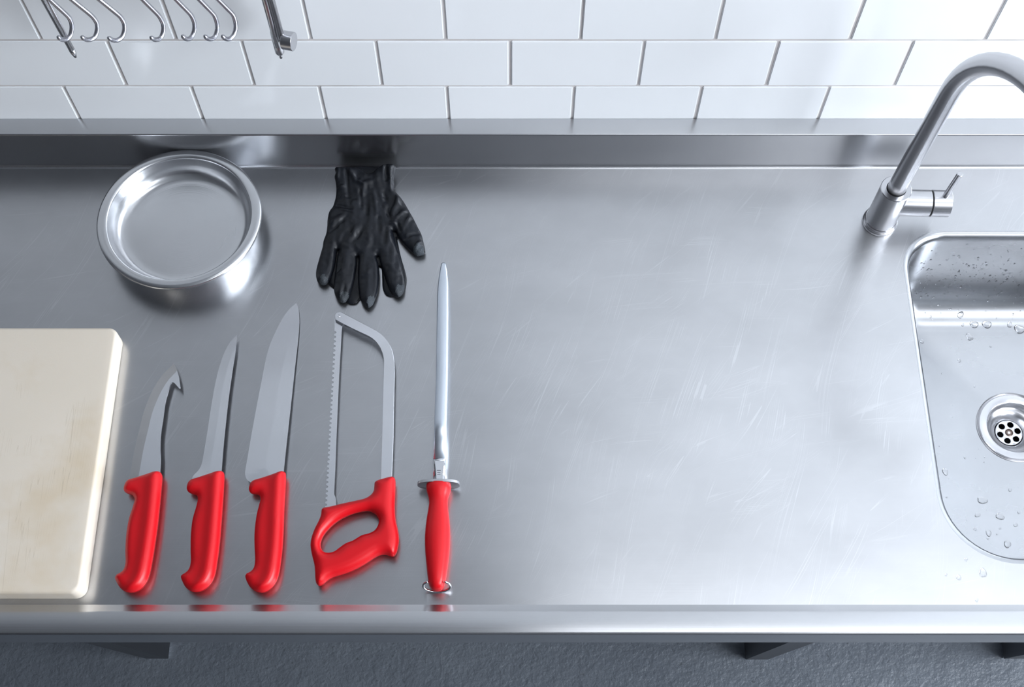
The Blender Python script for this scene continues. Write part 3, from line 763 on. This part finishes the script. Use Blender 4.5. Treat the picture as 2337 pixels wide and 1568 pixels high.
# creases read off the photograph: x0, y0, x1, y1, half width (crop px), depth (mm, + ridge / - valley)
CR = [(650, 345, 610, 480, 22, 1.8), (610, 400, 620, 560, 16, -1.6), (735, 400, 770, 620, 20, 1.6), (700, 400, 640, 700, 26, -1.0), (770, 520, 790, 800, 22, -1.2), (860, 560, 900, 660, 20, -1.8), (930, 380, 980, 520, 30, 1.4), (980, 450, 900, 640, 26, 1.6), (1060, 560, 940, 660, 18, 1.2), (1090, 610, 1000, 780, 22, 1.0), (960, 680, 1000, 790, 14, -1.5), (905, 700, 955, 690, 14, 1.4), (400, 190, 380, 320, 18, 1.4), (480, 190, 490, 440, 16, -1.8), (500, 200, 560, 300, 20, 1.6), (560, 300, 640, 340, 18, 1.2), (640, 340, 760, 300, 26, .9), (860, 140, 855, 300, 16, -1.6), (900, 200, 905, 380, 18, 1.8), (880, 260, 925, 300, 12, -1.2), (380, 380, 450, 350, 12, 1.0), (370, 450, 470, 430, 12, .8), (380, 520, 520, 560, 16, -.9), (420, 560, 530, 590, 14, .8), (300, 700, 430, 640, 26, 1.2), (330, 760, 470, 640, 20, -1.2), (610, 700, 490, 860, 26, 1.2), (640, 740, 540, 880, 20, -1.2), (540, 460, 560, 620, 30, 1.0), (720, 640, 690, 900, 30, .8), (850, 760, 830, 900, 26, -.9), (880, 780, 890, 900, 26, .9), (470, 720, 400, 860, 26, .8), (1010, 840, 1180, 780, 16, -1.0), (1120, 950, 1190, 880, 22, 1.5), (1150, 960, 1200, 900, 8, -1.2), (380, 1200, 430, 1150, 18, .8), (640, 1200, 700, 1140, 20, .9), (880, 1080, 960, 1180, 22, .8), (600, 145, 700, 240, 20, -.9), (720, 210, 860, 160, 24, .8), (460, 1300, 420, 1400, 16, -1.0), (430, 900, 520, 940, 18, .5), (800, 420, 850, 560, 16, .9), (830, 400, 880, 520, 14, -1.0)]
CRw = []
for x0, y0, x1, y1, w, dpt in CR:
    a = G(680 + x0 / gs, 350 + y0 / gs, GZ); b = G(680 + x1 / gs, 350 + y1 / gs, GZ)
    CRw.append((np.array((a.x, a.y)), np.array((b.x, b.y)), w / gs / 1.78 / 1000, dpt / 1000))
def g_wrink(x, y):
    Q = np.c_[x, y]; z = np.zeros(len(x))
    for a, b, w, dpt in CRw:
        ab = b - a; t = ((Q - a) @ ab) / (ab @ ab); tc_ = np.clip(t, 0, 1)
        d = np.hypot(*(Q - (a + tc_[:, None] * ab)).T)
        z += 1.9 * dpt * np.exp(-(d / w) ** 2) * (.55 + .45 * np.sin(PI * tc_))
    nz = np.array([noise.noise(Vector((px_ * 150, py_ * 38, 1.3))) * .0017 + noise.noise(Vector((px_ * 210, py_ * 190, 7.1))) * .0006 for px_, py_ in zip(x, y)])
    return z + nz
cuffy = G(680 + 650 / gs, 350 + 230 / gs, GZ).y
def g_top(x, y, d):
    base = .0075 * np.sqrt(np.clip(1 - (1 - np.clip(d / .011, 0, 1)) ** 2, 0, 1)) + .0015 * np.clip((d - .011) / .02, 0, 1)
    fade = np.clip(d / .004, 0, 1)
    lift = glift(y)
    return CZ + .0065 + base + g_wrink(x, y) * fade + lift
def g_bot(x, y, d): return CZ + .0060 + glift(y) - .003 * np.sqrt(np.clip(1 - (1 - np.clip(d / .011, 0, 1)) ** 2, 0, 1))
glv = plate('rubber_glove', M['glove'], None, gol, [], .0017, [.0002, .0007, .0016, .0028], g_top, g_bot)
tag(glv, 'crumpled black rubber glove on top of the pair, fingers pointing towards the saw', 'glove')
# textured fingertips
me = glv.data; me.materials.append(M['tip'])
tips = [(245, 1210, 34), (445, 1380, 42), (715, 1425, 42), (985, 1310, 42), (1165, 930, 46)]
tw = []
for x, y, r in tips:
    q = G(680 + x / gs, 350 + y / gs, GZ + .005); tw.append((q.x, q.y, r / gs / 1.75 / 1000))
for p in me.polygons:
    cx, cy = p.center.x + glv.location.x, p.center.y + glv.location.y
    for tx, ty, tr in tw:
        if (cx - tx) ** 2 + ((cy - ty) * .75) ** 2 < (tr * (1 + .35 * noise.noise(Vector((cx * 300, cy * 300, 0))))) ** 2: p.material_index = 1
# rolled cuff bead
cz_ = []
for x, y in [(357, 136), (420, 131), (500, 133), (560, 135), (610, 150), (640, 175), (690, 193), (730, 178), (770, 140), (820, 110), (880, 98), (925, 106), (940, 125)]:
    qq = gpts([(x, y)], GZ)[0]; cz_.append(Vector((qq[0], qq[1] - .0003, CZ + .0068 + glift(qq[1]))))
cf = tube('cuff_bead', M['glove'], None, [Vector(p) for p in catmull([tuple(c) for c in cz_], .002, closed=False)], .0009, 8)
bpy.context.view_layer.update()
mw = cf.matrix_world.copy(); cf.parent = glv; cf.matrix_parent_inverse = glv.matrix_world.inverted()
un = plate('rubber_glove', M['glove'], None, gul, [], .003, [.0003, .001, .0025], lambda x, y, d: CZ + .0022 + glift(y) * 1.12 + dome(.0030, .010)(d), lambda x, y, d: CZ + .0022 + glift(y) * 1.12 - dome(.0021, .008)(d))
tag(un, 'black rubber glove underneath, only its finger edges showing below the top glove', 'glove')

# ------------------------------------------------------------------ hooks, rods on the wall
HO = .055
railz = V(300, 0, HO).z + .085
rail = tube('hook_rail', M['wire'], None, [(V(-200, 0, HO).x, -HO, railz), (V(760, 0, HO).x, -HO, railz)], .004, 16)
tag(rail, 'horizontal steel rail on the tiles above the frame that carries the hooks', 'rail')
hooks = [((115, 0), (158, 40), (164, 62), (150, 92), (132, 84), 'first open wire hook from the left, crossing in front of the pointed rod'),
         ((165, 0), (212, 38), (222, 62), (206, 92), (186, 84), 'second wire hook from the left, just right of the pointed rod'),
         ((228, 0), (275, 38), (284, 62), (268, 93.5), (247, 86), 'third wire hook from the left, before the wide gap in the row'),
         ((327, 0), (364, 37), (373, 63), (360, 92), (344, 85), 'fourth wire hook from the left, standing alone mid row'),
         ((403, 0), (437, 35), (444, 60), (432, 90.5), (416, 82), 'fifth wire hook from the left, first after the tile joint'),
         ((456, 0), (489, 34), (496, 61), (483, 90.5), (467, 82), 'sixth wire hook from the left, second from the right'),
         ((499, 0), (532, 33), (538, 59), (524, 90.5), (507, 82), 'rightmost wire hook, nearest to the rail with the round knob')]
for a, b, c, d, e, lab in hooks:
    P = []
    v0 = V(*a, HO); v1 = V(*b, HO)
    dirv = (v0 - v1).normalized(); up = v0 + dirv * ((railz - v0.z) / dirv.z) if dirv.z > 0 else v0
    P.append(up); P.append(up * .5 + v0 * .5); P.append(v0)
    for k_, t in enumerate((.45, .8)): P.append(v0 + (v1 - v0) * t)
    P.append(V(b[0], b[1] + 1, HO)); P.append(V(c[0] - .8, c[1] - 8, HO + .001)); P.append(V(*c, HO + .003))
    P.append(V(c[0] - 1.5, c[1] + 12, HO + .006)); P.append(V(c[0] - 6, c[1] + 23, HO + .010)); P.append(V(*d, HO + .014) + Vector((0, 0, .001)))
    P.append(V((d[0] + e[0]) / 2 - 1, d[1] - 2.2, HO + .018)); P.append(V(*e, HO + .022))
    cc = [Vector(p) for p in catmull([tuple(q) for q in P], .003, closed=False)]
    rr_ = [.0024] * len(cc); rr_[-1] = .0014
    o = tube('wall_hook', M['wire'], None, cc, rr_, 12)
    tag(o, lab, 'hook', 'wire hooks hanging in a row over the tiles')
# pointed rod
RO = .040
rod = empty('hanging_spike', V(172, 130, RO), 'slim pointed steel rod hanging behind the leftmost hook', 'rod'); bpy.context.view_layer.update()
b0 = V(171, 125, RO); t0 = Vector((b0.x, b0.y, railz + .02))
t0.x = V(101, 0, RO).x + (V(101, 0, RO).x - V(158, 105, RO).x) * .0
pp = V(101, 0, RO); q = V(163, 112, RO)
dr = (pp - q).normalized()
tube('shaft', M['tap'], rod, [q + dr * .19, q], .0034, 20)
tube('spike_tip', M['tap'], rod, [q, q - dr * .006, V(172.5, 130, RO)], [.0034, .0031, .0016], 20)
tube('side_wire', M['wire'], rod, [q + dr * .19 + Vector((.004, 0, 0)), q + dr * .03 + Vector((.0035, -.001, 0)), q + dr * .012 + Vector((.002, -.001, 0))], .0011, 10)
# twin rod bar with round knob
bar = empty('hanging_bar', V(640, 120, RO), 'vertical steel bar with a round side knob, hanging right of the hooks', 'bar'); bpy.context.view_layer.update()
p0 = V(606, 0, RO); p1 = V(634, 103, RO); dr = (p0 - p1).normalized()
tube('bar_rod', M['tap'], bar, [p1 + dr * .19, p1, p1 - dr * .004], [.0040, .0040, .0030], 20)
p0b = V(620, 0, RO + .004); p1b = V(641, 78, RO + .004); dr2 = (p0b - p1b).normalized()
tube('bar_rod', M['tap'], bar, [p1b + dr2 * .19, p1b - dr2 * .016], .0034, 20)
pm = V(613, 0, RO - .006); pm1 = V(630, 76, RO - .006); d3 = (pm - pm1).normalized()
tube('bar_core', M['frame'], bar, [pm1 + d3 * .19, pm1 - d3 * .018], .0040, 12)
tube('end_sleeve', M['tap'], bar, [V(627, 72, RO - .004), V(636, 104, RO - .002), V(638.5, 119, RO), V(640, 124, RO)], [.0052, .0058, .0050, .0030], 20)
tube('bar_tip', M['tap'], bar, [V(640, 122, RO), V(641.5, 131.5, RO)], [.0026, .0017], 16)
kc = V(640, 90, RO + .004)
lathe('round_knob', M['tap'], bar, [(.0045, 0), (.0045, .003), (.0096, .0032), (.0100, .0036), (.0100, .0150), (.0097, .0154), (.0, .0154)], kc, (1, -.25, .05), n=40, cap1=False)

# ------------------------------------------------------------------ ceiling lamps (outside the view, seen in the steel; the narrow one added as fill)
lamp = empty('unseen_ceiling_lamp', (1.45, -2.0, R['z1'] - .03), 'flat rectangular ceiling lamp in front of the worktop, out of view', 'lamp'); bpy.context.view_layer.update()
for a in ((.83, 2.07, -1.40, -1.38), (.83, 2.07, -2.62, -2.60), (.83, .85, -2.60, -1.40), (2.05, 2.07, -2.60, -1.40)):
    box('lamp_frame', M['glass_frame'], lamp, *a, R['z1'] - .05, R['z1'])

fill_lamp = empty('unseen_ceiling_lamp', (.85, -.45, R['z1'] - .03), 'narrow fill lamp added over the sink end of the worktop, out of view', 'lamp'); bpy.context.view_layer.update()  # invented housing around the added fill light
for a in ((.08, 1.62, -.20, -.18), (.08, 1.62, -.72, -.70), (.08, .10, -.70, -.20), (1.60, 1.62, -.70, -.20)):
    box('lamp_frame', M['glass_frame'], fill_lamp, *a, R['z1'] - .05, R['z1'])

# ------------------------------------------------------------------ water drops
def drop_mesh(seed, stretch=1.0):
    rnd = random.Random(seed); v = []; f = []; n = 14
    ph_ = [rnd.uniform(0, 6.28) for _ in range(3)]
    for i, (r, z) in enumerate(((1, 0), (.97, .16), (.86, .32), (.66, .45), (.36, .53))):
        for j in range(n):
            t = 2 * PI * j / n; k = 1 + .12 * math.sin(2 * t + ph_[0]) + .08 * math.sin(3 * t + ph_[1])
            v.append((r * k * math.cos(t), r * k * math.sin(t) * stretch, z))
        if i:
            for j in range(n):
                q = (j + 1) % n; f.append(((i - 1) * n + j, (i - 1) * n + q, i * n + q, i * n + j))
    v.append((0, 0, .56)); tl = len(v) - 1
    for j in range(n): f.append((4 * n + j, 4 * n + (j + 1) % n, tl))
    f.append(tuple(reversed(range(n))))
    me = bpy.data.meshes.new('water_drop'); me.from_pydata(v, [], f)
    for p in me.polygons: p.use_smooth = len(p.vertices) < 5
    me.materials.append(M['water']); return me
dms = [drop_mesh(i, s) for i, s in enumerate((1.0, 1.35, .8, 1.7))]
# px, py, radius px, place, angle, mesh, label
floor_z = -.163
drops = [(2192, 719, 6.5, 'f', 0, 1, 'tall water drop on the sink floor left of the wide pair of drops'),
         (2223, 741, 9, 'f', 90, 0, 'left one of the wide pair of water drops in the upper sink'),
         (2252, 741, 10, 'f', 90, 0, 'right one of the wide pair of water drops in the upper sink'),
         (2304, 741, 5, 'f', 0, 3, 'narrow clear water drop beside the largest one at the frame edge of the sink'),
         (2326, 752, 11, 'f', 70, 0, 'largest clear water drop in the sink, at the right frame edge'),
         (2212, 769, 6.5, 'f', 25, 3, 'slanted water drop in the sink below the wide pair'),
         (2104, 779, 4.5, 'f', -20, 1, 'small water drop at the left sink edge below the bright band'),
         (2189, 823, 4.5, 'f', 0, 0, 'lone small water drop in the upper middle of the sink floor'),
         (2224, 883, 2.5, 'f', 0, 0, 'tiny lone water drop just above the sink drain'),
         (2197, 742, 3.5, 'f', 0, 0, 'small round water drop left of the wide pair in the sink'),
         (2157, 1077, 6, 'f', 100, 3, 'flat water drop on the sink floor at lower left, below the drain height'),
         (2242, 1142, 8, 'f', 120, 3, 'long slanted water smear in the lower sink, uppermost there'),
         (2231, 1175, 5, 'f', -20, 3, 'narrow upright water drop in the lower sink below the long smear'),
         (2282, 1179, 9, 'f', 90, 0, 'biggest round water drop in the lower sink'),
         (2318, 1198, 5, 'f', -30, 0, 'small water drop right of the biggest one in the lower sink'),
         (2256, 1217, 5.5, 'f', 0, 3, 'upright water drop low in the sink, below the biggest round one'),
         (2225, 1208, 4, 'f', 90, 0, 'small water drop low in the sink, left of the upright one'),
         (2299, 1242, 7.5, 'f', 10, 1, 'large water drop closest to the front edge of the sink'),
         (2305, 1118, 4.5, 'f', 0, 0, 'small water drop in the lower sink above the biggest round one'),
         (2325, 1170, 3.5, 'f', 0, 0, 'small water drop in the lower sink near the right frame edge'),
         (2282, 1206, 3, 'f', 0, 0, 'tiny water drop directly under the biggest round one'),
         (2243, 1307, 7.5, 'c', 5, 3, 'largest water drop on the worktop in front of the sink'),
         (2188, 1318, 6, 'c', 30, 0, 'mid-sized water drop on the worktop, left of the largest one'),
         (2205, 1277, 3.8, 'c', 0, 1, 'small water drop on the worktop right at the front sink edge'),
         (2159, 1312, 3, 'c', 0, 0, 'tiny water drop on the worktop, leftmost of those by the sink'),
         (2229, 1370, 4.0, 'c', 0, 0, 'water drop on the worktop closest to the front rim')]
for px_, py_, r, pl, ang, k_, lab in drops:
    h = floor_z + .0045 if pl == 'f' else 0
    q = G(px_, py_, h); q2 = G(px_ + r, py_, h); rad = abs(q2.x - q.x)
    o = bpy.data.objects.new('water_drop', dms[k_ % 4]); link(o)
    z = q.z
    o.location = q + Vector((0, 0, .0002)); o.rotation_euler = (0, 0, math.radians(ang)); o.scale = (rad, rad, rad * .75)
    tag(o, lab, 'water drop', 'larger water drops in and around the sink')
# settle drops on the basin surface
bpy.context.view_layer.update()
from mathutils.bvhtree import BVHTree
bmt = bmesh.new(); bmt.from_mesh(basin.data); bmt.transform(basin.matrix_world); bvh = BVHTree.FromBMesh(bmt); bmt.free()
for o in bpy.data.objects:
    if o.name.startswith('water_drop') and o.location.z < CZ - .05:
        d = (o.location - _o).normalized(); hit = bvh.ray_cast(_o, d)
        if hit[0] is not None:
            o.location = hit[0]; nn = hit[1] if hit[1].dot(d) < 0 else -hit[1]
            o.rotation_euler = (nn.to_track_quat('Z', 'Y').to_matrix() @ Matrix.Rotation(o.rotation_euler.z, 3, 'Z')).to_euler()
# fine spray on the basin's back wall
v = []; f = []
rs = random.Random(3)
def add_drop(pt, nn, r, st_):
    global v, f
    nn = nn.normalized(); up = Vector((0, 0, 1)); a = nn.cross(up).normalized() if abs(nn.z) < .95 else Vector((1, 0, 0)); b = nn.cross(a)
    base = len(v); n = 8
    for rr_, z in ((1, 0), (.75, .38)):
        for j in range(n):
            t = 2 * PI * j / n; v.append(tuple(pt + a * (r * rr_ * math.cos(t)) + b * (r * rr_ * st_ * math.sin(t)) + nn * (r * z)))
    v.append(tuple(pt + nn * r * .5))
    for j in range(n):
        q = (j + 1) % n; f.append((base + j, base + q, base + n + q, base + n + j)); f.append((base + n + j, base + n + q, base + 2 * n))
for i in range(330):
    px_ = rs.uniform(2072, 2337); py_ = rs.choice([rs.gauss(625, 28), rs.gauss(650, 30), rs.uniform(545, 730)])
    if i < 20: px_, py_ = rs.uniform(2120, 2337), rs.uniform(740, 1260)
    if px_ - 2072 < (py_ - 560) * 0.1 or py_ < 545: continue
    d = ray(px_, py_).normalized(); hit = bvh.ray_cast(_o, d)
    if hit[0] is None or hit[0].z > CZ - .015: continue
    nn = hit[1] if hit[1].dot(d) < 0 else -hit[1]
    add_drop(hit[0], nn, rs.choice((.0004, .0006, .0008, .0010, .0015)), rs.uniform(.9, 1.5))
spray = mesh_obj('water_spray', v, f, M['water'], None, smooth=True)
tag(spray, 'fine spray of tiny water droplets on the rear wall of the sink', 'water droplets', kind='stuff')
